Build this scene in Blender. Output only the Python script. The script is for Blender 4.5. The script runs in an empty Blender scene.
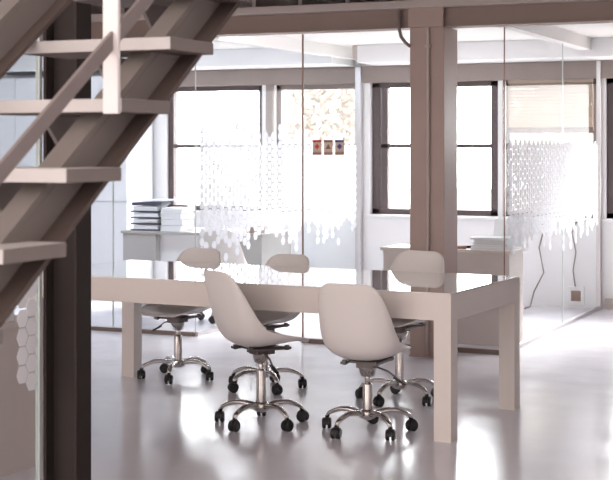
import bpy, bmesh, math, random
from mathutils import Vector, Matrix
random.seed(7)
sc = bpy.context.scene
col = sc.collection
PI = math.pi
R = math.radians

# ------------------------------------------------------------------ materials
def nodes(name):
    m = bpy.data.materials.new(name); m.use_nodes = True
    nt = m.node_tree
    return m, nt, nt.nodes['Principled BSDF']

def mat(name, rgb, rough=.5, metal=0., noise=0., scale=8., bump=0., coat=0., spec=.5, bscale=None):
    m, nt, b = nodes(name)
    b.inputs['Base Color'].default_value = (*rgb, 1)
    b.inputs['Roughness'].default_value = rough
    b.inputs['Metallic'].default_value = metal
    b.inputs['Coat Weight'].default_value = coat
    b.inputs['Specular IOR Level'].default_value = spec
    tc = nt.nodes.new('ShaderNodeTexCoord')
    nz = nt.nodes.new('ShaderNodeTexNoise')
    nz.inputs['Scale'].default_value = scale; nz.inputs['Detail'].default_value = 5
    nt.links.new(tc.outputs['Object'], nz.inputs['Vector'])
    mx = nt.nodes.new('ShaderNodeMix'); mx.data_type = 'RGBA'
    mx.inputs['A'].default_value = (*[c*(1-noise) for c in rgb], 1)
    mx.inputs['B'].default_value = (*[min(1, c*(1+noise)) for c in rgb], 1)
    nt.links.new(nz.outputs['Fac'], mx.inputs['Factor'])
    nt.links.new(mx.outputs['Result'], b.inputs['Base Color'])
    if bump:
        n2 = nt.nodes.new('ShaderNodeTexNoise'); n2.inputs['Scale'].default_value = bscale or scale*4
        nt.links.new(tc.outputs['Object'], n2.inputs['Vector'])
        bp = nt.nodes.new('ShaderNodeBump'); bp.inputs['Strength'].default_value = bump; bp.inputs['Distance'].default_value = .01
        nt.links.new(n2.outputs['Fac'], bp.inputs['Height']); nt.links.new(bp.outputs['Normal'], b.inputs['Normal'])
    return m

def floor_mat():
    m, nt, b = nodes('polished_resin_floor')
    tc = nt.nodes.new('ShaderNodeTexCoord')
    n1 = nt.nodes.new('ShaderNodeTexNoise'); n1.inputs['Scale'].default_value = .7; n1.inputs['Detail'].default_value = 6
    n2 = nt.nodes.new('ShaderNodeTexNoise'); n2.inputs['Scale'].default_value = 3.2; n2.inputs['Detail'].default_value = 7
    for n in (n1, n2): nt.links.new(tc.outputs['Object'], n.inputs['Vector'])
    mx = nt.nodes.new('ShaderNodeMix'); mx.data_type = 'RGBA'
    mx.inputs['A'].default_value = (.70, .675, .735, 1); mx.inputs['B'].default_value = (.80, .775, .84, 1)
    nt.links.new(n1.outputs['Fac'], mx.inputs['Factor']); nt.links.new(mx.outputs['Result'], b.inputs['Base Color'])
    mr = nt.nodes.new('ShaderNodeMapRange'); mr.inputs['From Min'].default_value = .3; mr.inputs['From Max'].default_value = .7
    mr.inputs['To Min'].default_value = .12; mr.inputs['To Max'].default_value = .24
    nt.links.new(n2.outputs['Fac'], mr.inputs['Value']); nt.links.new(mr.outputs['Result'], b.inputs['Roughness'])
    bp = nt.nodes.new('ShaderNodeBump'); bp.inputs['Strength'].default_value = .05; bp.inputs['Distance'].default_value = .02
    nt.links.new(n2.outputs['Fac'], bp.inputs['Height']); nt.links.new(bp.outputs['Normal'], b.inputs['Normal'])
    b.inputs['Specular IOR Level'].default_value = .8
    return m

def glass_mat(name, tint=(1, 1, 1), refl=1.0):
    m = bpy.data.materials.new(name); m.use_nodes = True; nt = m.node_tree; nt.nodes.clear()
    o = nt.nodes.new('ShaderNodeOutputMaterial'); mx = nt.nodes.new('ShaderNodeMixShader')
    t = nt.nodes.new('ShaderNodeBsdfTransparent'); t.inputs['Color'].default_value = (*tint, 1)
    g = nt.nodes.new('ShaderNodeBsdfGlossy'); g.inputs['Roughness'].default_value = .01
    f = nt.nodes.new('ShaderNodeFresnel'); f.inputs['IOR'].default_value = 1.35
    k = nt.nodes.new('ShaderNodeMath'); k.operation = 'MULTIPLY'; k.inputs[1].default_value = refl
    ge = nt.nodes.new('ShaderNodeNewGeometry'); iv = nt.nodes.new('ShaderNodeMath'); iv.operation = 'SUBTRACT'; iv.inputs[0].default_value = 1
    nt.links.new(ge.outputs['Backfacing'], iv.inputs[1]); k2 = nt.nodes.new('ShaderNodeMath'); k2.operation = 'MULTIPLY'
    nt.links.new(f.outputs[0], k.inputs[0]); nt.links.new(k.outputs[0], k2.inputs[0]); nt.links.new(iv.outputs[0], k2.inputs[1])
    nt.links.new(k2.outputs[0], mx.inputs[0])                       # only the outer skin reflects
    nt.links.new(t.outputs[0], mx.inputs[1]); nt.links.new(g.outputs[0], mx.inputs[2]); nt.links.new(mx.outputs[0], o.inputs[0])
    return m

def film_mat(name, rgb, clear=.12, trans=.65):
    m = bpy.data.materials.new(name); m.use_nodes = True; nt = m.node_tree; nt.nodes.clear()
    o = nt.nodes.new('ShaderNodeOutputMaterial')
    d = nt.nodes.new('ShaderNodeBsdfDiffuse'); d.inputs['Color'].default_value = (*rgb, 1)
    t = nt.nodes.new('ShaderNodeBsdfTranslucent'); t.inputs['Color'].default_value = (*rgb, 1)
    c = nt.nodes.new('ShaderNodeBsdfTransparent')
    a = nt.nodes.new('ShaderNodeMixShader'); a.inputs[0].default_value = trans
    b = nt.nodes.new('ShaderNodeMixShader'); b.inputs[0].default_value = clear
    nt.links.new(d.outputs[0], a.inputs[1]); nt.links.new(t.outputs[0], a.inputs[2])
    nt.links.new(a.outputs[0], b.inputs[1]); nt.links.new(c.outputs[0], b.inputs[2]); nt.links.new(b.outputs[0], o.inputs[0])
    return m

M = dict(
    floor=floor_mat(),
    white=mat('white_plaster', (.83, .82, .83), .85, noise=.025, scale=3, bump=.05),
    ceil=mat('white_ceiling_paint', (.86, .845, .83), .9, noise=.02, scale=2),
    taupe=mat('taupe_lintel_plaster', (.30, .245, .225), .8, noise=.12, scale=5, bump=.1),
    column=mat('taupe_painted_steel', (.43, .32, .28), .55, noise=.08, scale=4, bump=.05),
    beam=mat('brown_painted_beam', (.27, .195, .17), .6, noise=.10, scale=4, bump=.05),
    slab=mat('pale_slab_edge', (.52, .455, .43), .8, noise=.06, scale=5, bump=.08),
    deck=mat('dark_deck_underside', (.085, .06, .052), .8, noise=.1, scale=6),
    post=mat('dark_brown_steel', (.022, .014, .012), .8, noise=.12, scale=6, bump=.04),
    stair=mat('taupe_stair_steel', (.215, .184, .170), .65, noise=.06, scale=5, bump=.03),
    stairshade=mat('shaded_stair_steel', (.11, .08, .07), .7, noise=.08, scale=5),  # shade of tread undersides and lower flanges put into the colour
    rail2=mat('taupe_guard_bar', (.25, .21, .20), .6, noise=.05),
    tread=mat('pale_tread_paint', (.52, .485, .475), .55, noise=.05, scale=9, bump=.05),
    treadshade=mat('shaded_tread_side', (.215, .184, .170), .65, noise=.06, scale=9),  # darker than the tread paint, shade of the right ends painted in
    baluster=mat('white_painted_bar', (.74, .69, .68), .45, noise=.03),
    tablebody=mat('warm_white_lacquer', (.74, .675, .635), .45, noise=.015, scale=3),
    tabletop=mat('glossy_white_table_glass', (.80, .77, .75), .03, noise=.01, scale=2, coat=1., spec=.8),
    shell=mat('white_moulded_plastic', (.80, .755, .73), .38, noise=.012, scale=6),
    chrome=mat('brushed_chrome', (.55, .52, .50), .2, 1., noise=.04, scale=20),
    black=mat('black_plastic', (.012, .011, .012), .4, noise=.1, scale=20),
    steel=mat('grey_mechanism_steel', (.14, .12, .115), .4, .7, noise=.08, scale=20),
    frame=mat('dark_plum_window_steel', (.085, .058, .06), .5, noise=.1, scale=8),
    frame2=mat('taupe_window_steel', (.22, .175, .16), .5, noise=.1, scale=8),
    glass=glass_mat('clear_partition_glass', (.975, .985, .985), .16),
    pane=glass_mat('window_pane_glass', (.97, .98, .98), .6),
    edge=mat('bronze_glass_edge', (.22, .12, .085), .35, noise=.06),
    edgel=mat('pale_glass_edge', (.55, .60, .58), .25, noise=.04),
    rail=mat('bronze_floor_rail', (.20, .145, .12), .45, noise=.06),
    alu=mat('brushed_aluminium_rail', (.55, .53, .54), .35, .6, noise=.05),
    film=film_mat('white_frosted_film', (.88, .88, .90), .12, .52),
    desk=mat('grey_desk_laminate', (.42, .40, .385), .5, noise=.03),
    deskw=mat('white_desk_laminate', (.80, .80, .82), .45, noise=.02),
    deskb=mat('beige_desk_laminate', (.66, .58, .545), .5, noise=.03),
    cab=mat('white_cabinet_lacquer', (.82, .83, .86), .4, noise=.015),
    paper=mat('white_paper', (.86, .86, .88), .8, noise=.03, scale=40),
    tray=mat('smoky_tray_plastic', (.05, .05, .085), .35, noise=.08),
    pipe=mat('pale_painted_conduit', (.52, .43, .40), .45, noise=.05),
    slat=mat('tan_blind_slat', (.40, .32, .265), .6, noise=.05),
    leaf=film_mat('sunlit_dry_foliage', (.50, .46, .425), .0, .5),
    bark=mat('pale_bark', (.42, .34, .28), .9, noise=.2, scale=12, bump=.3),
    ground=mat('pale_courtyard_paving', (.6, .57, .53), .9, noise=.1, scale=2),
    red=mat('red_print', (.62, .05, .04), .5, noise=.03), brown=mat('brown_print', (.27, .14, .08), .5, noise=.03),
    blue=mat('navy_print', (.06, .075, .26), .5, noise=.03), card=mat('beige_card', (.74, .58, .50), .6, noise=.04),
    cardline=mat('tan_print', (.38, .24, .19), .6, noise=.04),
    purple=mat('dark_purple_plastic', (.045, .02, .08), .4, noise=.08),
    teal=mat('teal_print', (.06, .26, .27), .5, noise=.08),
    cable=mat('brown_grey_cable', (.25, .19, .185), .5, noise=.05),
    socket=mat('brown_socket_insert', (.26, .18, .14), .5, noise=.05),
    carton=mat('tan_card_box', (.42, .31, .26), .7, noise=.05),
)

# ------------------------------------------------------------------ mesh helpers
OFF = {}
class MB:
    def __init__(s): s.bm = bmesh.new()
    def box(s, x0, x1, y0, y1, z0, z1, mi=0):
        v = [s.bm.verts.new(p) for p in ((x0,y0,z0),(x1,y0,z0),(x1,y1,z0),(x0,y1,z0),(x0,y0,z1),(x1,y0,z1),(x1,y1,z1),(x0,y1,z1))]
        for f in ((0,3,2,1),(4,5,6,7),(0,1,5,4),(1,2,6,5),(2,3,7,6),(3,0,4,7)):
            fc = s.bm.faces.new([v[i] for i in f]); fc.material_index = mi
        return s
    def rbox(s, c, size, rz=0, rx=0, ry=0):
        mt = Matrix.Translation(c) @ Matrix.Rotation(rz,4,'Z') @ Matrix.Rotation(ry,4,'Y') @ Matrix.Rotation(rx,4,'X')
        a,b,d = [q/2 for q in size]
        v = [s.bm.verts.new(mt @ Vector(p)) for p in ((-a,-b,-d),(a,-b,-d),(a,b,-d),(-a,b,-d),(-a,-b,d),(a,-b,d),(a,b,d),(-a,b,d))]
        for f in ((0,3,2,1),(4,5,6,7),(0,1,5,4),(1,2,6,5),(2,3,7,6),(3,0,4,7)): s.bm.faces.new([v[i] for i in f])
        return s
    def prism(s, pts, d):                        # pts: closed 3-D polygon, extruded along d
        d = Vector(d)
        a = [s.bm.verts.new(p) for p in pts]; b = [s.bm.verts.new(Vector(p)+d) for p in pts]
        s.bm.faces.new(a[::-1]); s.bm.faces.new(b)
        n = len(a)
        for i in range(n): s.bm.faces.new((a[i], a[(i+1)%n], b[(i+1)%n], b[i]))
        return s
    def tube(s, pts, rad, n=12, flat=1.0):
        pts = [Vector(p) for p in pts]
        if not isinstance(rad, (list, tuple)): rad = [rad]*len(pts)
        rings = []; up = Vector((0,0,1))
        for i, p in enumerate(pts):
            t = (pts[min(i+1,len(pts)-1)]-pts[max(i-1,0)]).normalized()
            ref = up if abs(t.dot(up)) < .95 else Vector((1,0,0))
            a = t.cross(ref).normalized(); b = a.cross(t).normalized()
            rings.append([s.bm.verts.new(p + a*math.cos(k*2*PI/n)*rad[i] + b*math.sin(k*2*PI/n)*rad[i]*flat) for k in range(n)])
        for i in range(len(rings)-1):
            for k in range(n): s.bm.faces.new((rings[i][k], rings[i][(k+1)%n], rings[i+1][(k+1)%n], rings[i+1][k]))
        s.bm.faces.new(rings[0][::-1]); s.bm.faces.new(rings[-1])
        return s
    def lathe(s, c, prof, n=20):                 # prof: (r, z) from the bottom up
        rings = [[s.bm.verts.new((c[0]+r*math.cos(k*2*PI/n), c[1]+r*math.sin(k*2*PI/n), c[2]+z)) for k in range(n)] for r, z in prof]
        for i in range(len(rings)-1):
            for k in range(n): s.bm.faces.new((rings[i][k], rings[i][(k+1)%n], rings[i+1][(k+1)%n], rings[i+1][k]))
        s.bm.faces.new(rings[0][::-1]); s.bm.faces.new(rings[-1])
        return s
    def build(s, name, m, parent=None, bevel=0, smooth=False, loc=None):
        me = bpy.data.meshes.new(name)
        bmesh.ops.recalc_face_normals(s.bm, faces=s.bm.faces)
        off = Vector(OFF.get(parent.name, (0,0,0))) if parent else Vector(loc or (0,0,0))
        bmesh.ops.translate(s.bm, verts=s.bm.verts, vec=-off)
        s.bm.to_mesh(me); s.bm.free()
        for mm in (m if isinstance(m, list) else [m]): me.materials.append(mm)
        o = bpy.data.objects.new(name, me); col.objects.link(o)
        if parent: o.parent = parent; OFF[o.name] = off
        else: o.location = off; OFF[o.name] = off
        if smooth:
            for p in me.polygons: p.use_smooth = True
        if bevel:
            b = o.modifiers.new('bevel', 'BEVEL'); b.width = bevel; b.segments = 2; b.limit_method = 'ANGLE'; b.angle_limit = R(40)
        return o

def tag(o, label, cat, group=None):
    o['label'] = label; o['category'] = cat
    if group: o['group'] = group
    return o
def thing(name, label, cat, loc, rz=0, group=None):
    o = bpy.data.objects.new(name, None); col.objects.link(o)
    o.empty_display_size = .1
    o.location = loc; o.rotation_euler = (0,0,rz); OFF[o.name] = Vector(loc)
    return tag(o, label, cat, group)
def struct(o): o['kind'] = 'structure'; return o
def copy_tree(o, parent=None):
    c = o.copy(); col.objects.link(c)
    if parent: c.parent = parent
    for ch in list(o.children): copy_tree(ch, c)
    return c

# ------------------------------------------------------------------ the setting
V_F = 9.86           # glass front of the offices
V_W = 13.03          # inner face of the window wall
U1, U2 = -5.30, -2.80
H_G = 2.345          # top of the glass
H_C = 2.45           # office ceiling
struct(MB().box(-11.2, 5, -1, 13.4, -.12, 0).build('floor', M['floor']))
struct(MB().box(-11, 5, 9.72, 13.4, H_C, H_C+.06).build('ceiling', M['ceil']))
# bulkhead under the ceiling along the windows
struct(MB().box(-11, U1+.08, 12.45, 13.03, 2.285, H_C).box(U1+.33, 5, 12.45, 13.03, 2.285, H_C).build('trim_1', M['white'], bevel=.006))
# small end bracket of the bulkhead
struct(MB().box(U1+.27, U1+.33, 12.47, 12.60, 2.32, H_C).build('trim_2', M['slab'], bevel=.01))
# window wall: sill band, piers, lintel
Z0, Z1, ZL = .83, 2.12, 2.285
wins = [(-7.36, -6.24), (-6.10, -5.19), (-5.06, -3.765), (-3.70, -2.83), (-2.745, -1.5)]
w = MB().box(-11, 5, V_W, 13.33, 0, Z0)
pr = -11
for a, b in wins + [(5, 5)]:
    w.box(pr, a, V_W, 13.33, Z0, Z1) if a > pr else None
    pr = b
struct(w.build('wall_back', M['white']))
struct(MB().box(-7.42, 5, V_W-.03, 13.33, Z1, ZL).build('trim_3', M['taupe'], bevel=.006))
struct(MB().box(-11, -7.42, V_W, 13.33, Z1, ZL).box(-11, 5, V_W, 13.33, ZL, 4.2).build('wall_upper', M['white']))
for n, (a, b) in enumerate([(-6.235, -6.105), (-3.76, -3.705)]):   # taupe pier faces between windows
    struct(MB().box(a+.05, b, V_W-.03, V_W, Z0, Z1).build('trim_%d' % (4+n), M['taupe']))
struct(MB().box(-11.2, -11, -1, 13.4, 0, 4.2).build('wall_left', M['white']))
struct(MB().box(3.6, 3.8, -1, 13.4, 0, 4.2).build('wall_right', M['white']))  # unseen side of the hall, added to hold back bright sky
struct(MB().box(-11.2, 3.8, -1, 13.4, 4.2, 4.3).build('ceiling_upper', M['ceil']))  # unseen roof, added to shut out the overhead sky light
struct(MB().box(U2+.05, 3.6, V_W-.015, V_W, 0, .10).build('baseboard_back', M['slab'], bevel=.004))

def window(n, a, b, fw, m, transom=1.50, inner=None):
    o = struct(MB().box(a, a+fw, 13.08, 13.16, Z0, Z1).box(b-fw, b, 13.08, 13.16, Z0, Z1)
               .box(a, b, 13.08, 13.16, Z1-.05, Z1).box(a, b, 13.08, 13.16, Z0, Z0+.055).build('window_%d' % n, m, bevel=.004))
    MB().box(a+fw, b-fw, 13.085, 13.155, transom-.02, transom+.02).build('transom', m, o)
    if inner:
        f = MB()
        for q in inner: f.box(q-.03, q+.03, 13.085, 13.155, Z0+.05, Z1-.05)
        f.build('mullion', m, o)
    MB().box(a+fw, b-fw, 13.115, 13.121, Z0+.055, Z1-.05).build('pane', M['pane'], o)
    MB().box(a-.03, b+.03, 12.99, 13.08, Z0-.03, Z0-.002).build('sill', M['white'], o, bevel=.004)
    return o
window(1, *wins[0], .065, M['frame'])
window(2, *wins[1], .05, M['frame2'])
o = window(3, *wins[2], .085, M['frame'], inner=[-4.93])
window(4, *wins[3], .04, M['frame2'], 1.64)
window(5, *wins[4], .07, M['frame'])

# beam over the glass front, slab edge and joists of the floor above
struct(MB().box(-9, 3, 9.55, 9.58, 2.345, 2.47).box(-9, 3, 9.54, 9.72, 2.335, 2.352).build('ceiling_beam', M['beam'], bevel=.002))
struct(MB().box(-9, 3, 9.46, 9.72, 2.47, 2.525).build('trim_6', M['slab'], bevel=.006))
for k in range(14):
    u = -6.35 + k*.385
    j = MB()
    j.box(u, u+.17, 9.72, 13.0, 2.527, 2.545).box(u+.07, u+.10, 9.72, 13.0, 2.545, 2.70)
    struct(j.build('ceiling_joist', M['slab']))
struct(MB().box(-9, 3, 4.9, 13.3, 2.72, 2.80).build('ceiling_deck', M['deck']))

# columns
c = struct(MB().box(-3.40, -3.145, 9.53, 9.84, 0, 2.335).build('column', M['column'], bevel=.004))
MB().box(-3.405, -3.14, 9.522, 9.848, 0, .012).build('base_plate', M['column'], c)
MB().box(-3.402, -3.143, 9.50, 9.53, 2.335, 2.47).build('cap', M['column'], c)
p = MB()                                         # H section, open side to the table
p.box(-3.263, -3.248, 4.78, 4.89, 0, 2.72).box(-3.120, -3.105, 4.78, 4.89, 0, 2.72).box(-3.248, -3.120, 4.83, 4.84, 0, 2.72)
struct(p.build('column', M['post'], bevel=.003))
o = MB().tube([(-3.30, 9.515, 2.50), (-3.30, 9.515, 2.44), (-3.285, 9.512, 2.40), (-3.262, 9.512, 2.34), (-3.258, 9.512, 2.28), (-3.258, 9.512, 1.0), (-3.265, 9.512, .02)], .011, 10).build('conduit_pipe', M['pipe'], smooth=True, loc=(-3.265, 9.512, .02))
tag(o, 'pale conduit pipe running down the front of the taupe steel column', 'pipe')
MB().rbox((-3.258, 9.515, 2.20), (.045, .02, .02)).build('clip', M['pipe'], o)
o = MB().tube([(-3.475, 9.52, 2.46), (-3.475, 9.515, 2.33), (-3.46, 9.515, 2.27), (-3.43, 9.52, 2.23), (-3.395, 9.525, 2.20)], .012, 10).build('electric_cable', M['cable'], smooth=True, loc=(-3.475, 9.52, 2.2))
tag(o, 'curved brown cable dropping from the beam onto the left edge of the column', 'cable')

# ------------------------------------------------------------------ glass partitions
def hexes(along, plane, a, b, zlo, zhi, drip, rag, axis, seed, Rr=.0425, side=1, keep=1.0):
    rnd = random.Random(seed); m = MB(); dx = 1.5*Rr; dz = math.sqrt(3)*Rr; r = Rr*.915
    n = int((b-a)/dx)
    dl = [max(0, int(rnd.gauss(drip, drip*.6))) for _ in range(n)]; ul = [max(0, int(rnd.gauss(rag, rag*.7))) for _ in range(n)]
    k0, k1 = round(zlo/dz), round(zhi/dz)
    for i in range(n):
        x = a + (i+.5)*dx
        for k in range(k0-dl[i], k1+ul[i]+1):
            if (k < k0 or k > k1) and rnd.random() < .12: continue
            if rnd.random() > keep: continue
            z = (k + .5*(i % 2))*dz
            pts = []
            for q in range(6):
                s, t = x + r*math.cos(q*PI/3), z + r*math.sin(q*PI/3)
                pts.append((plane, s, t) if axis == 'v' else (s, plane, t))
            m.prism(pts, (.0012*side, 0, 0) if axis == 'v' else (0, -.0012, 0))
    return m
g = thing('glass_partition', 'clear glass partition with frosted honeycomb film running back to the windows behind the table', 'partition', (U1, V_F, 0))
SK = -R(2.5)
MB().box(U1-.006, U1+.006, V_F, 13.02, .03, H_G).build('glass_panel', M['glass'], g)
MB().box(U1-.004, U1+.004, V_F-.008, V_F-.001, .03, H_G).build('edge_strip', M['edgel'], g)
MB().box(U1-.02, U1+.02, V_F, 13.02, 0, .03).build('floor_rail', M['alu'], g)
MB().box(U1-.03, U1+.03, 12.96, 13.025, .03, 2.28).build('wall_post', M['alu'], g, bevel=.003)
hexes(None, U1+.007, V_F+.05, 12.95, .84, 1.45, 2.2, 1.2, 'v', 3).build('frosted_film', M['film'], g)
g.rotation_euler = (0, 0, SK)
o = struct(MB().box(U1-.05, U1+.05, V_F, 13.03, H_G, H_C).build('wall_header_left', M['ceil'], loc=(U1, V_F, 0)))
o.rotation_euler = (0, 0, SK)

g = thing('glass_partition', 'clear glass partition with frosted dotted film right of the column, beside the open hall', 'partition', (U2, 9.9, 0))
MB().box(U2-.006, U2+.006, V_F, 11.595, .03, H_G).build('glass_panel', M['glass'], g)
MB().box(U2-.006, U2+.006, 11.605, 13.02, .03, H_G).build('glass_panel', M['glass'], g)
MB().box(U2-.004, U2+.004, 11.597, 11.603, .03, H_G).build('joint_strip', M['edgel'], g)
MB().box(U2-.004, U2+.004, V_F-.009, V_F-.001, .03, H_G).build('edge_strip', M['edge'], g)
MB().box(U2-.015, U2+.015, V_F, 13.02, 0, .03).build('floor_rail', M['alu'], g)
MB().box(U2-.02, U2+.02, 12.98, 13.025, .03, 2.28).build('wall_post', M['alu'], g, bevel=.003)
hexes(None, U2+.007, V_F+.05, 12.95, .90, 1.47, 1.6, 0, 'v', 5).build('frosted_film', M['film'], g)
struct(MB().box(U2-.05, U2+.05, V_F, 13.03, H_G, H_C).build('wall_header_right', M['ceil']))

g = thing('glass_partition', 'clear front glass panel with three pictogram stickers, behind the column', 'partition', (-3.6, V_F, 0))
MB().box(-4.373, U2-.01, V_F-.006, V_F+.006, .03, H_G).build('glass_panel', M['glass'], g)
MB().box(-4.384, -4.374, V_F-.007, V_F+.007, .03, H_G).build('edge_strip', M['edge'], g)
MB().box(-4.384, U2-.01, V_F-.018, V_F+.018, 0, .035).build('floor_rail', M['rail'], g)

g = thing('glass_partition', 'clear front glass panel of the left office beyond the end of the table', 'partition', (-7, V_F, 0))
MB().box(-9.0, -6.06, V_F-.006, V_F+.006, .03, H_G).build('glass_panel', M['glass'], g)
MB().box(-6.05, U1-.01, V_F-.006, V_F+.006, .03, H_G).build('glass_panel', M['glass'], g)
MB().box(-6.059, -6.051, V_F-.006, V_F+.006, .03, H_G).build('joint_strip', M['edgel'], g)
MB().box(-9.0, U1-.01, V_F-.018, V_F+.018, 0, .03).build('floor_rail', M['rail'], g)

g = thing('glass_partition', 'honeycomb film glass panel left of the dark brown post, under the stairs', 'partition', (-3.28, 4.7, 0))
MB().box(-3.286, -3.274, 3.6, 4.765, .02, 2.45).build('glass_panel', M['glass'], g)
MB().box(-3.288, -3.270, 4.765, 4.785, .02, 2.45).build('edge_strip', M['edgel'], g)
hexes(None, -3.273, 4.62, 4.765, .62, .98, 2.0, .5, 'v', 9).build('frosted_film', M['film'], g)
MB().box(-3.292, -3.266, 3.6, 4.785, 0, .02).build('floor_rail', M['alu'], g)

# stickers
def sticker(u0, u1, m, shape, label):
    t = thing('pictogram_sticker', label, 'sign', ((u0+u1)/2, V_F-.008, 1.427), 0, 'pictogram stickers on the glass')
    y = V_F-.008; cu = (u0+u1)/2
    MB().box(u0, u1, y-.001, y+.001, 1.427, 1.541).build('card', M['card'], t)
    MB().box(u0, u1, y-.0018, y-.001, 1.523, 1.541).build('header_bar', m, t)
    s = MB()
    if shape == 'd': pts = [(cu, y-.001, 1.468), (cu+.021, y-.001, 1.491), (cu, y-.001, 1.514), (cu-.021, y-.001, 1.491)]
    else: pts = [(cu-.022, y-.001, 1.472), (cu+.022, y-.001, 1.472), (cu, y-.001, 1.513)]
    s.prism(pts, (0, -.0008, 0)).build('symbol', m, t)
    MB().box(u0+.004, u1-.004, y-.0018, y-.001, 1.455, 1.458).box(u0, u1, y-.0018, y-.001, 1.430, 1.448).build('text_line', M['cardline'], t)
sticker(-4.293, -4.222, M['red'], 'd', 'sticker with red bar and red diamond, leftmost of three on the glass')
sticker(-4.201, -4.130, M['brown'], 't', 'sticker with brown bar and brown triangle, between the red and blue ones')
sticker(-4.110, -4.038, M['blue'], 'd', 'sticker with navy bar and navy diamond, nearest the column')

# ------------------------------------------------------------------ conference table
TL, TW = 2.66, 1.08                              # near right corner at the empty's origin, long side along -x
t = thing('conference_table', 'long white conference table with glossy top and square legs', 'table', (0, 0, 0))
MB().box(-TL+.003, -.003, .003, TW-.003, .742, .75).build('tabletop', M['tabletop'], t, bevel=.002)
e = .06
MB().box(-TL, 0, 0, e, .61, .742).box(-TL, 0, TW-e, TW, .61, .742).box(-TL, -TL+e, e, TW-e, .61, .742).box(-e, 0, e, TW-e, .61, .742).box(-TL+e, -e, e, TW-e, .70, .742).build('apron', M['tablebody'], t)
for a in (-TL, -.092):
    for b in (0, TW-.092):
        MB().box(a, a+.092, b, b+.092, 0.004, .61).box(a-.001, a+.093, b-.001, b+.093, 0, .004).build('leg', M['tablebody'], t)
t.location = (-2.210, 6.805, 0); t.rotation_euler = (0, 0, -R(3.2))

# ------------------------------------------------------------------ swivel chairs
def crom(pts, t):
    n = len(pts)-1; x = t*n; i = min(int(x), n-1); f = x-i
    p0, p1, p2, p3 = pts[max(i-1,0)], pts[i], pts[i+1], pts[min(i+2,n)]
    return tuple(.5*((2*b)+(-a+c)*f+(2*a-5*b+4*c-d)*f*f+(-a+3*b-3*c+d)*f**3) for a, b, c, d in zip(p0, p1, p2, p3))
#        f      z     half w  curl   (z measured from the underside of the pan)
PROF = [
    (0.217, 0.012, 0.11, 0.003), (0.206, 0.024, 0.155, 0.007), (0.167, 0.028, 0.182, 0.02), (0.101, 0.021, 0.196, 0.042), (0.025, 0.012, 0.202, 0.068),
    (-0.055, 0.006, 0.206, 0.094), (-0.125, 0.012, 0.208, 0.116), (-0.183, 0.048, 0.208, 0.12), (-0.217, 0.107, 0.206, 0.108), (-0.237, 0.175, 0.201, 0.088),
    (-0.253, 0.246, 0.191, 0.066), (-0.268, 0.312, 0.178, 0.046), (-0.281, 0.369, 0.158, 0.029), (-0.287, 0.396, 0.131, 0.016), (-0.291, 0.413, 0.087, 0.006)]
def shell_mesh(zs):
    m = MB(); NT, NS = 44, 18; rows = []
    for i in range(NT+1):
        t = i/NT; f, z, w, c = crom(PROF, t)
        f1, z1 = crom(PROF, max(0, t-.01))[:2]; f2, z2 = crom(PROF, min(1, t+.01))[:2]
        d = Vector((f2-f1, 0, z2-z1)).normalized(); nrm = Vector((d.z, 0, -d.x))
        if nrm.z < 0 and t < .4: nrm = -nrm
        if nrm.x < 0 and t >= .4: nrm = -nrm
        row = []
        for j in range(NS+1):
            s = -1+2*j/NS
            row.append(m.bm.verts.new(Vector((f, 0, z+zs)) + Vector((0, w*math.sin(s*PI/2*.92)/math.sin(PI/2*.92), 0)) + nrm*(c*abs(s)**2.3)))
        rows.append(row)
    for i in range(NT):
        for j in range(NS): m.bm.faces.new((rows[i][j], rows[i][j+1], rows[i+1][j+1], rows[i+1][j]))
    return m
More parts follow.
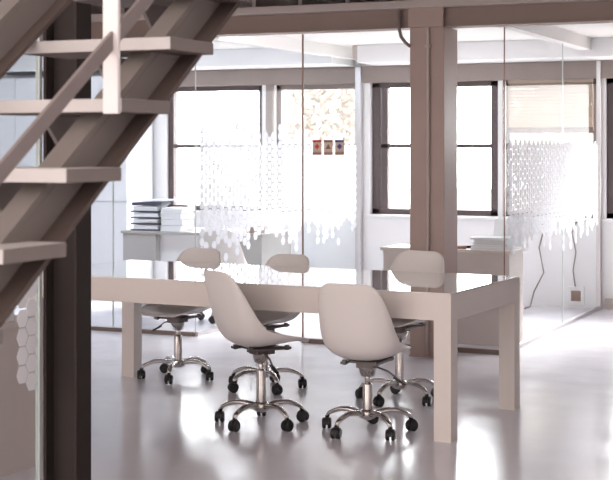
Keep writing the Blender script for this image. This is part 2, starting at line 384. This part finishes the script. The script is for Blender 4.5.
def make_chair(lift, label, group, spin=0):
    t = thing('swivel_chair', label, 'chair', (0,0,0), 0, group)
    zs = .385 + lift
    s = shell_mesh(zs).build('seat_shell', M['shell'], t, smooth=True)
    md = s.modifiers.new('solid', 'SOLIDIFY'); md.thickness = .009; md.offset = 0
    md = s.modifiers.new('sub', 'SUBSURF'); md.levels = md.render_levels = 1
    # mounting plate under the pan
    m = MB().box(-.085, .105, -.075, .075, zs-.016, zs-.006)
    m.box(-.13, .13, -.10, -.07, zs-.018, zs-.004).box(-.13, .13, .07, .10, zs-.018, zs-.004).box(-.05, .06, -.045, .045, zs-.045, zs-.014)
    for x in (-.11, .11):
        for y in (-.085, .085): m.lathe((x, y, zs-.022), [(.013, 0), (.013, .026)], 10)
    m.build('mounting_plate', M['steel'], t, bevel=.002)
    MB().lathe((0,0,0), [(.034, zs-.09), (.05, zs-.045), (.05, zs-.04)], 20).build('mounting_cone', M['chrome'], t, smooth=True)
    MB().lathe((0,0,0), [(.015, .24), (.015, zs-.06)], 18).build('piston', M['chrome'], t, smooth=True)
    MB().lathe((0,0,0), [(.026, .085), (.027, .10), (.025, .25+lift), (.021, .258+lift)], 22).build('gas_column', M['chrome'], t, smooth=True)
    lv = MB().tube([(0, -.03, zs-.035), (-.02, -.12, zs-.055), (-.03, -.17, zs-.085)], .005, 8).build('height_lever', M['steel'], t, smooth=True)
    MB().rbox((-.033, -.19, zs-.10), (.022, .075, .011), rx=R(28)).build('lever_paddle', M['black'], lv, bevel=.004)
    MB().lathe((0,0,0), [(.022, .068), (.042, .078), (.044, .112), (.03, .122)], 22).build('hub', M['chrome'], t, smooth=True)
    for k in range(5):
        a = spin + k*2*PI/5; ca, sa = math.cos(a), math.sin(a)
        P = lambda r, z: (r*ca, r*sa, z)
        arm = MB().tube([P(.02,.098), P(.06,.106), P(.11,.114), (P(.155,.112)), P(.195,.098), P(.222,.084), P(.234,.062)],
                        [.020,.0195,.0185,.0175,.016,.0145,.013], 10, .75).build('star_arm', M['chrome'], t, smooth=True)
        b = random.uniform(0, 2*PI); cb, sb = math.cos(b), math.sin(b)
        cs = MB(); cx, cy, _ = P(.236, 0)
        for sd in (-1, 1):
            w0 = Vector((cx + sb*.005*sd, cy - cb*.005*sd, .029)); w1 = Vector((cx + sb*.025*sd, cy - cb*.025*sd, .029))
            wm = w0.lerp(w1, .75)
            cs.tube([w0, wm, w1], [.029, .029, .022], 16)
        hood = []
        for q in range(9):
            an = -R(10) + q*R(200)/8
            hood.append((math.cos(an)*.034, .030 + math.sin(an)*.034))
        inn = [(x*.86, .030+(z-.030)*.86) for x, z in hood[::-1]]
        pts = [(cx + cb*x - sb*.009, cy + sb*x + cb*.009, z) for x, z in hood + inn]
        cs.prism(pts, (sb*.018, -cb*.018, 0))
        cs.tube([(cx, cy, .050), (cx, cy, .070)], .009, 10)
        cs.build('caster', M['black'], arm, smooth=False)
    return t
CG = 'white swivel chairs around the conference table'
# facing angle is in the room frame; 0 looks along +x
def put(t, u, v, face): t.location = (u, v, 0); t.rotation_euler = (0, 0, R(face)); return t
YAW = 23.8
put(make_chair(.038, 'white swivel chair turned side-on at near long edge of table, left of its pair', CG, -.227), -3.29, 6.857, 56)
put(make_chair(.0, 'white swivel chair seen from behind at near edge of table, closest to its right corner', CG, .26), -2.690, 6.886, 90)
put(make_chair(.02, 'white swivel chair on far side of table, nearest the paper trays', CG, .363), -4.44, 8.02, 264)
put(make_chair(.01, 'white swivel chair at middle of far side of table, lowest backrest showing', CG, .99), -3.765, 7.89, 258)
put(make_chair(.062, 'white swivel chair on far side of table, in front of taupe column', CG, -.04), -2.857, 7.83, 262)
put(make_chair(.0, 'white swivel chair at desk behind the honeycomb glass partition', 'office desk chair', .4), -5.53, 10.86, 97)

# ------------------------------------------------------------------ staircase
S = thing('staircase', 'open taupe steel staircase with pale treads crossing the top left foreground', 'staircase', (-2.25, 3.0, 0))
RISE, GO = .186, .267
def nose(v): return 1.80 + (v-3.567)*RISE/GO
for k in range(-6, 5):
    v0 = 3.567 + k*GO; z = 1.80 + k*RISE
    if z < .1: continue
    m = MB().box(-2.52, -2.0, v0, v0+.268, z-.037, z)
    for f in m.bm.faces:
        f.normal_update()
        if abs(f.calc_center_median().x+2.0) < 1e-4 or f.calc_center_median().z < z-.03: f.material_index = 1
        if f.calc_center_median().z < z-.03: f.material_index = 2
    m.build('tread', [M['tread'], M['treadshade'], M['stairshade']], S, bevel=.003)  # right end and underside carry painted shade
VA, VB = 1.50, 4.93
def band(u0, u1, top, bot, va=VA, vb=VB):
    pts = [(u0, va, max(0, nose(va)+bot)), (u0, vb, nose(vb)+bot), (u0, vb, nose(vb)+top), (u0, va, max(.05, nose(va)+top))]
    return MB().prism(pts, (u1-u0, 0, 0))
# right stringer: web, cap and a lower flange turned outwards
st = band(-2.16, -2.11, -.126, -.222).build('stringer', M['stair'], S)
band(-2.185, -2.112, -.10, -.126).build('top_flange', M['stair'], st)
band(-2.17, -2.05, -.218, -.237).build('bottom_flange', M['stairshade'], st)
# left stringer, set higher so that it hides the tread ends
st = band(-2.53, -2.50, .12, .023).build('stringer', M['stair'], S)
band(-2.57, -2.502, .12, .14).build('top_flange', M['stair'], st)
band(-2.53, -2.455, .023, .006).build('bottom_flange', M['stairshade'], st)
for k in range(-5, 4):
    v0 = 3.567 + k*GO; z = 1.80 + k*RISE - .042
    MB().prism([(-2.30, v0+.05, z), (-2.30, v0+.27, z), (-2.30, v0+.20, z-.10), (-2.30, v0+.15, z-.10)], (.012, 0, 0)).build('gusset', M['stair'], S)
vb = 3.567-GO; zb = 1.80-RISE
for k in (0, 4, -4):
    v0 = vb+k*GO; z0 = zb+k*RISE
    if k == 4: continue
    MB().box(-2.052, -2.003, v0-.014, v0, z0-.042, z0+1.0).build('baluster', M['baluster'], S, bevel=.003)
MB().prism([(-2.03, 1.9, nose(1.9)+.138), (-2.03, 4.5, nose(4.5)+.138), (-2.03, 4.5, nose(4.5)+.19), (-2.03, 1.9, nose(1.9)+.19)], (.012, 0, 0)).build('guard_rail', M['rail2'], S, bevel=.002)
MB().tube([(-2.035, 1.9, nose(1.9)+1.02), (-2.035, 4.5, nose(4.5)+1.02)], .022, 12).build('handrail', M['stair'], S, smooth=True)

# ------------------------------------------------------------------ left office
d = thing('desk', 'white desk with grey pedestals and stacked paper trays, in left office', 'desk', (-6.1, 11.5, 0))
MB().box(-6.80, -5.36, 11.2, 11.9, .70, .725).build('desktop', M['desk'], d, bevel=.003)
MB().box(-6.785, -6.44, 11.215, 11.85, 0, .70).build('pedestal', M['desk'], d, bevel=.003)
MB().box(-5.62, -5.375, 11.215, 11.85, 0, .70).build('pedestal', M['desk'], d, bevel=.003)
MB().box(-6.44, -5.62, 11.30, 11.32, .25, .70).build('modesty_panel', M['deskw'], d)
def paper(name, label, cat, u, v, z, a, b, h, rz=0, group=None, m='paper'):
    o = MB()
    n = max(1, int(h/.012)); rnd = random.Random(hash(round(u*1000+z*777)) & 999)
    for k in range(n):
        o.rbox((u+rnd.uniform(-.006,.006), v+rnd.uniform(-.006,.006), z+h*(k+.5)/n), (a, b, h/n*.96), rz+rnd.uniform(-.04,.04))
    return tag(o.build(name, M[m], loc=(u, v, z)), label, cat, group)
zz = .725
order = ['lowest', 'second lowest', 'second highest', 'topmost']
for k in range(4):
    tr = MB().box(-6.73, -6.43, 11.26, 11.48, zz, zz+.012).box(-6.73, -6.43, 11.47, 11.48, zz, zz+.055)
    tag(tr.build('letter_tray', M['tray'], loc=(-6.58, 11.37, zz)), 'dark letter tray, %s of the four stacked on the grey left desk' % order[k], 'tray', 'letter trays on the left desk')
    paper('paper_stack', 'white papers filling the %s letter tray on the left desk' % order[k], 'paper', -6.58, 11.362, zz+.0135, .255, .185, .038, 0, 'papers in the letter trays')
    paper('paper_stack', 'white paper pile right of the trays, %s of that column' % order[k], 'paper', -6.32, 11.40, .725+k*.054, .21, .24, .05, .1*(k % 2)-.05, 'paper piles beside the trays')
    zz += .056
o = MB().rbox((-6.57, 11.36, zz+.022), (.30, .2, .03), .05, 0, -.02).build('document_folder', M['tray'], bevel=.006, loc=(-6.57, 11.36, zz))
tag(o, 'dark folder lying on top of the letter trays on the left desk', 'folder')
o = MB().rbox((-6.46, 11.38, zz+.054), (.42, .24, .012), -.08, .0, -.02).build('loose_paper', M['paper'], loc=(-6.45, 11.38, zz+.04))
tag(o, 'curling white sheets spread over the dark folder on the trays', 'paper')
o = MB().lathe((-7.05+.0, 13.02, .83), [(.035, 0), (.04, .01), (.038, .07), (.02, .085), (.02, .10)], 16).build('bottle', M['paper'], smooth=True, loc=(-7.05, 13.02, .83))
tag(o, 'small white bottle standing on the sill of the left window', 'bottle')
o = MB().lathe((-6.0, 11.5, .725), [(.03, 0), (.036, .005), (.04, .10), (.036, .10), (.03, .01)], 18).build('cup', M['paper'], smooth=True, loc=(-6.0, 11.5, .725))
tag(o, 'white cup on the left desk right of the paper piles', 'cup')
o = MB().box(-5.58, -5.44, 11.3, 11.42, .725, .80).build('carton', M['carton'], bevel=.004, loc=(-5.5, 11.36, .725))
tag(o, 'small tan box on the right end of the left office desk', 'box')

# tall cabinets at the left office's window wall
for n, (a, b) in enumerate([(-9.32, -8.42), (-8.40, -7.50)]):
    k = thing('tall_cabinet', ['tall white cupboard against the left office wall, mostly behind the post', 'tall white cupboard beside the left window, with two dark handles'][n], 'cabinet', ((a+b)/2, 12.8, 0), 0, 'white office cupboards')
    MB().box(a, b, 12.50, 13.0, .06, 2.22).box(a+.02, b-.02, 12.54, 13.0, 0, .06).build('body', M['cab'], k)
    mid = (a+b)/2
    for (p, q, hx) in ((a+.004, mid-.003, mid-.035), (mid+.003, b-.004, mid+.035)):
        for (z0, z1, hz) in ((.07, .925, .0), (.935, 2.21, 1.08)):
            dr = MB().box(p, q, 12.478, 12.498, z0, z1).build('door', M['cab'], k, bevel=.002)
            if hz: MB().box(hx-.025, hx+.025, 12.462, 12.478, hz-.008, hz+.008).build('handle', M['steel'], dr)
# picture at the far left, just right of the post
pf = thing('framed_picture', 'small framed print in teal and white on left office cupboard beside the post', 'picture', (-8.05, 12.47, .8))
MB().box(-8.30, -8.0, 12.452, 12.472, .76, 1.02).build('frame', M['desk'], pf, bevel=.003)
MB().box(-8.28, -8.02, 12.448, 12.452, .78, 1.0).build('mat_board', M['paper'], pf)
MB().box(-8.26, -8.04, 12.444, 12.448, .83, .89).build('print', M['teal'], pf)

# desk end and things behind the left glass panel
d = thing('desk', 'beige grey desk behind the honeycomb glass panel at lower left', 'desk', (-4.5, 5.3, 0))
MB().box(-5.2, -3.80, 5.0, 5.6, .665, .69).build('desktop', M['deskb'], d, bevel=.003)
MB().box(-5.18, -3.82, 5.02, 5.04, .02, .665).build('front_panel', M['deskb'], d)
MB().box(-3.84, -3.82, 5.04, 5.58, 0, .665).build('side_panel', M['deskb'], d)
o = MB().lathe((-3.90, 5.25, .69), [(.026, 0), (.03, .005), (.036, .075), (.031, .075), (.026, .01)], 18).build('cup', M['purple'], smooth=True, loc=(-3.90, 5.25, .69))
tag(o, 'dark purple cup on the beige grey desk behind the left glass panel', 'cup')
o = MB().rbox((-3.85, 5.36, .745), (.03, .06, .11)).build('memo_block', M['paper'], bevel=.003, loc=(-3.85, 5.36, .69))
tag(o, 'white paper block standing beside the dark purple cup', 'paper')

# ------------------------------------------------------------------ right office
d = thing('desk', 'beige desk with paper piles behind the front glass, right of the column', 'desk', (-3.2, 10.6, 0))
MB().box(-3.9, -2.86, 10.25, 10.68, .69, .715).build('desktop', M['deskb'], d, bevel=.003)
MB().box(-3.88, -2.88, 10.27, 10.29, .0, .69).build('front_panel', M['deskb'], d)
MB().box(-3.88, -3.86, 10.29, 10.66, 0, .69).build('side_panel', M['deskb'], d)
MB().box(-2.90, -2.88, 10.29, 10.66, 0, .69).build('side_panel', M['deskb'], d)
DG = 'paper piles on the beige desk'
paper('paper_stack', 'lowest and widest paper pile on the beige desk', 'paper', -3.06, 10.44, .715, .27, .27, .035, .05, DG)
paper('paper_stack', 'tidy paper pile on top of the widest one on the beige desk', 'paper', -3.04, 10.44, .751, .24, .26, .04, -.1, DG, 'deskw')
paper('magazine', 'pale magazine topping the paper piles on the beige desk', 'magazine', -3.07, 10.43, .792, .29, .22, .012, .2, DG)
o = MB().rbox((-3.0, 10.655, .825), (.22, .006, .20), .1, R(-14), R(4)).build('loose_paper', M['paper'], loc=(-3.0, 10.655, .715))
tag(o, 'white sheet leaning upright behind the paper piles on the beige desk', 'paper')
o = MB().tube([(-3.36, 10.34, .726), (-3.20, 10.42, .726)], .010, 10).build('marker_pen', M['black'], smooth=True, loc=(-3.28, 10.38, .716))
tag(o, 'dark marker pen lying left on the beige desk by the column', 'pen')
o = MB().tube([(-3.34, 10.30, .728), (-3.22, 10.285, .728)], .012, 10).build('tape_roll', M['cardline'], smooth=True, loc=(-3.16, 10.32, .716))
tag(o, 'short brown rod lying at the front edge of the beige desk', 'rod')

# blind and sockets under window 4
b = thing('venetian_blind', 'cream venetian blind half lowered over the window behind the right glass partition', 'blind', (-3.26, 13.0, 1.66))
sl = MB()
for k in range(14):
    sl.rbox((-3.265, 13.045, 2.080-k*.0305), (.80, .0345, .002), 0, R(55))
sl.build('slats', M['slat'], b)
MB().box(-3.67, -2.86, 13.03, 13.06, 2.09, 2.12).build('head_rail', M['slat'], b)
MB().box(-3.67, -2.86, 13.03, 13.06, 1.645, 1.672).build('bottom_rail', M['frame2'], b, bevel=.003)
s = thing('wall_socket', 'white wall socket with brown insert, low behind the right glass partition', 'socket', (-3.0, 13.02, .05))
MB().box(-3.09, -2.94, 13.008, 13.03, .03, .20).build('plate', M['white'], s, bevel=.004)
MB().box(-3.06, -2.97, 13.002, 13.008, .065, .16).build('insert', M['socket'], s)
o = MB().tube([(-3.02, 13.0, .20), (-3.04, 13.0, .35), (-3.01, 12.99, .52), (-3.05, 13.0, .70), (-3.0, 13.01, .82)], .006, 8).build('power_cable', M['cable'], smooth=True, loc=(-3.02, 13.0, .2))
tag(o, 'thin cable hanging straight down to the wall socket', 'cable', 'cables by the right windows')
o = MB().tube([(-3.42, 12.6, .012), (-3.36, 12.68, .03), (-3.37, 12.85, .15), (-3.31, 12.98, .32), (-3.36, 13.0, .55), (-3.32, 13.0, .70), (-3.34, 13.01, .82)], .007, 8).build('power_cable', M['cable'], smooth=True, loc=(-3.42, 12.6, 0))
tag(o, 'loosely curved cable dangling from the sill to the floor plugs', 'cable', 'cables by the right windows')
for n, (u, v) in enumerate([(-3.50, 12.3), (-3.42, 12.55)]):
    o = MB().rbox((u, v, .03), (.07, .09, .05), .3).tube([(u, v, .055), (u+.02, v+.05, .09)], .012, 8).build('power_plug', M['deskw'], bevel=.008, loc=(u, v, 0))
    tag(o, ['pale power plug on the floor, nearer the table', 'pale power plug on the floor, at the end of the dangling cable'][n], 'plug', 'plugs on the floor')

# ------------------------------------------------------------------ outside
g = MB().box(-40, 30, 13.4, 60, -.4, -.3).build('ground', M['ground']); struct(g)
def tree(u, v, h, n, seed, label, rad=.75):
    rnd = random.Random(seed)
    t = thing('tree', label, 'tree', (u, v, -.3), 0, 'trees outside the windows')
    tr = MB().tube([(u, v, -.3), (u+.05, v, h*.3), (u-.03, v, h*.62)], [.11, .08, .04], 10)
    for q in range(7):
        a = rnd.uniform(0, 2*PI); zz = h*rnd.uniform(.25, .6)
        tr.tube([(u, v, zz), (u+.3*math.cos(a), v+.5*math.sin(a), zz+.4), (u+.55*math.cos(a), v+.9*math.sin(a), zz+.55)], [.035, .02, .008], 6)
    tr.build('trunk', M['bark'], t, smooth=True)
    lf = MB()
    for q in range(n):
        while True:
            x, y, z = [rnd.uniform(-1, 1) for _ in range(3)]
            if x*x+y*y+z*z < 1: break
        c = Vector((u+x*rad, v+y*.8, h*.5+z*h*.47)); a = rnd.uniform(.04, .085)
        e1 = Vector((rnd.gauss(0,1), rnd.gauss(0,1), rnd.gauss(0,1))).normalized(); e2 = e1.orthogonal().normalized()*.45
        lf.bm.faces.new([lf.bm.verts.new(c+p) for p in (-e1*a, e2*a, e1*a, -e2*a)])
    o = lf.build('foliage', M['leaf'], t)
tree(-7.45, 17.5, 4.0, 8000, 1, 'pale leafy tree outside seen through the honeycomb film')
tree(-4.05, 17.0, 3.0, 6000, 2, 'pale leafy tree outside behind the venetian blind')

# ------------------------------------------------------------------ light
wd = bpy.data.worlds.new('hall_daylight'); sc.world = wd; wd.use_nodes = True
nt = wd.node_tree; bg = nt.nodes['Background']
tc = nt.nodes.new('ShaderNodeTexCoord'); sp = nt.nodes.new('ShaderNodeSeparateXYZ')
nt.links.new(tc.outputs['Generated'], sp.inputs[0])
rp = nt.nodes.new('ShaderNodeValToRGB')
mr = nt.nodes.new('ShaderNodeMapRange'); mr.inputs['From Min'].default_value = -1; mr.inputs['From Max'].default_value = 1
nt.links.new(sp.outputs['Y'], mr.inputs['Value']); nt.links.new(mr.outputs['Result'], rp.inputs[0])
BACK, FRONT = 15, 2.4
el = rp.color_ramp.elements
el[0].position = .60; el[0].color = (1.0*FRONT/BACK, .89*FRONT/BACK, .84*FRONT/BACK, 1)
el[1].position = .82; el[1].color = (.97, .975, 1, 1)
fx = nt.nodes.new('ShaderNodeMapRange'); fx.inputs['From Min'].default_value = -.75; fx.inputs['From Max'].default_value = .75
fx.inputs['To Min'].default_value = 1.35; fx.inputs['To Max'].default_value = .35
nt.links.new(sp.outputs['X'], fx.inputs['Value'])
bk = nt.nodes.new('ShaderNodeMapRange'); bk.inputs['From Min'].default_value = .15; bk.inputs['From Max'].default_value = .45
nt.links.new(sp.outputs['Y'], bk.inputs['Value'])
ff = nt.nodes.new('ShaderNodeMix'); ff.data_type = 'FLOAT'; ff.inputs['B'].default_value = 1     # the bright side keeps its strength
nt.links.new(bk.outputs['Result'], ff.inputs['Factor']); nt.links.new(fx.outputs['Result'], ff.inputs['A'])
ml = nt.nodes.new('ShaderNodeVectorMath'); ml.operation = 'SCALE'
nt.links.new(rp.outputs[0], ml.inputs[0]); nt.links.new(ff.outputs['Result'], ml.inputs['Scale'])
nt.links.new(ml.outputs[0], bg.inputs['Color']); bg.inputs['Strength'].default_value = BACK

sl = bpy.data.lights.new('sun', 'SUN'); sl.energy = 10; sl.color = (1, .95, .9); sl.angle = R(22)
so = bpy.data.objects.new('sun', sl); col.objects.link(so); so.location = (0, 20, 12)
so.rotation_euler = Vector((-.18, -math.cos(R(33)), -math.sin(R(33)))).to_track_quat('-Z', 'Y').to_euler()

for (u, w, e, c) in ((-7.2, 3.4, 42, (.72, .84, 1)), (-4.05, 2.2, 18, (1, .97, .97))):   # added fill lights under the office ceilings, no fittings
    al = bpy.data.lights.new('office_fill', 'AREA'); al.shape = 'RECTANGLE'; al.size = w; al.size_y = .35; al.energy = e; al.color = c
    ao = bpy.data.objects.new('office_fill', al); col.objects.link(ao); ao.location = (u, 10.2, 2.42)
    ao.rotation_euler = (R(35), 0, 0)

# ------------------------------------------------------------------ camera
cam = bpy.data.cameras.new('camera'); co = bpy.data.objects.new('camera', cam); col.objects.link(co)
co.location = (0, 0, 1.48); co.rotation_euler = (R(90), 0, R(23.8))
cam.sensor_width = 36; cam.lens = 1419/613*36; cam.shift_y = -92/613
cam.clip_start = .05
cam.dof.use_dof = True; cam.dof.focus_distance = 8.2; cam.dof.aperture_fstop = 7
sc.camera = co
sc.view_settings.view_transform = 'Standard'; sc.view_settings.look = 'None'; sc.view_settings.gamma = 1; sc.view_settings.exposure = .35
sc.view_settings.use_curve_mapping = False
sc.cycles.use_denoising = True
sc.cycles.transparent_max_bounces = 24
sc.cycles.max_bounces = 10
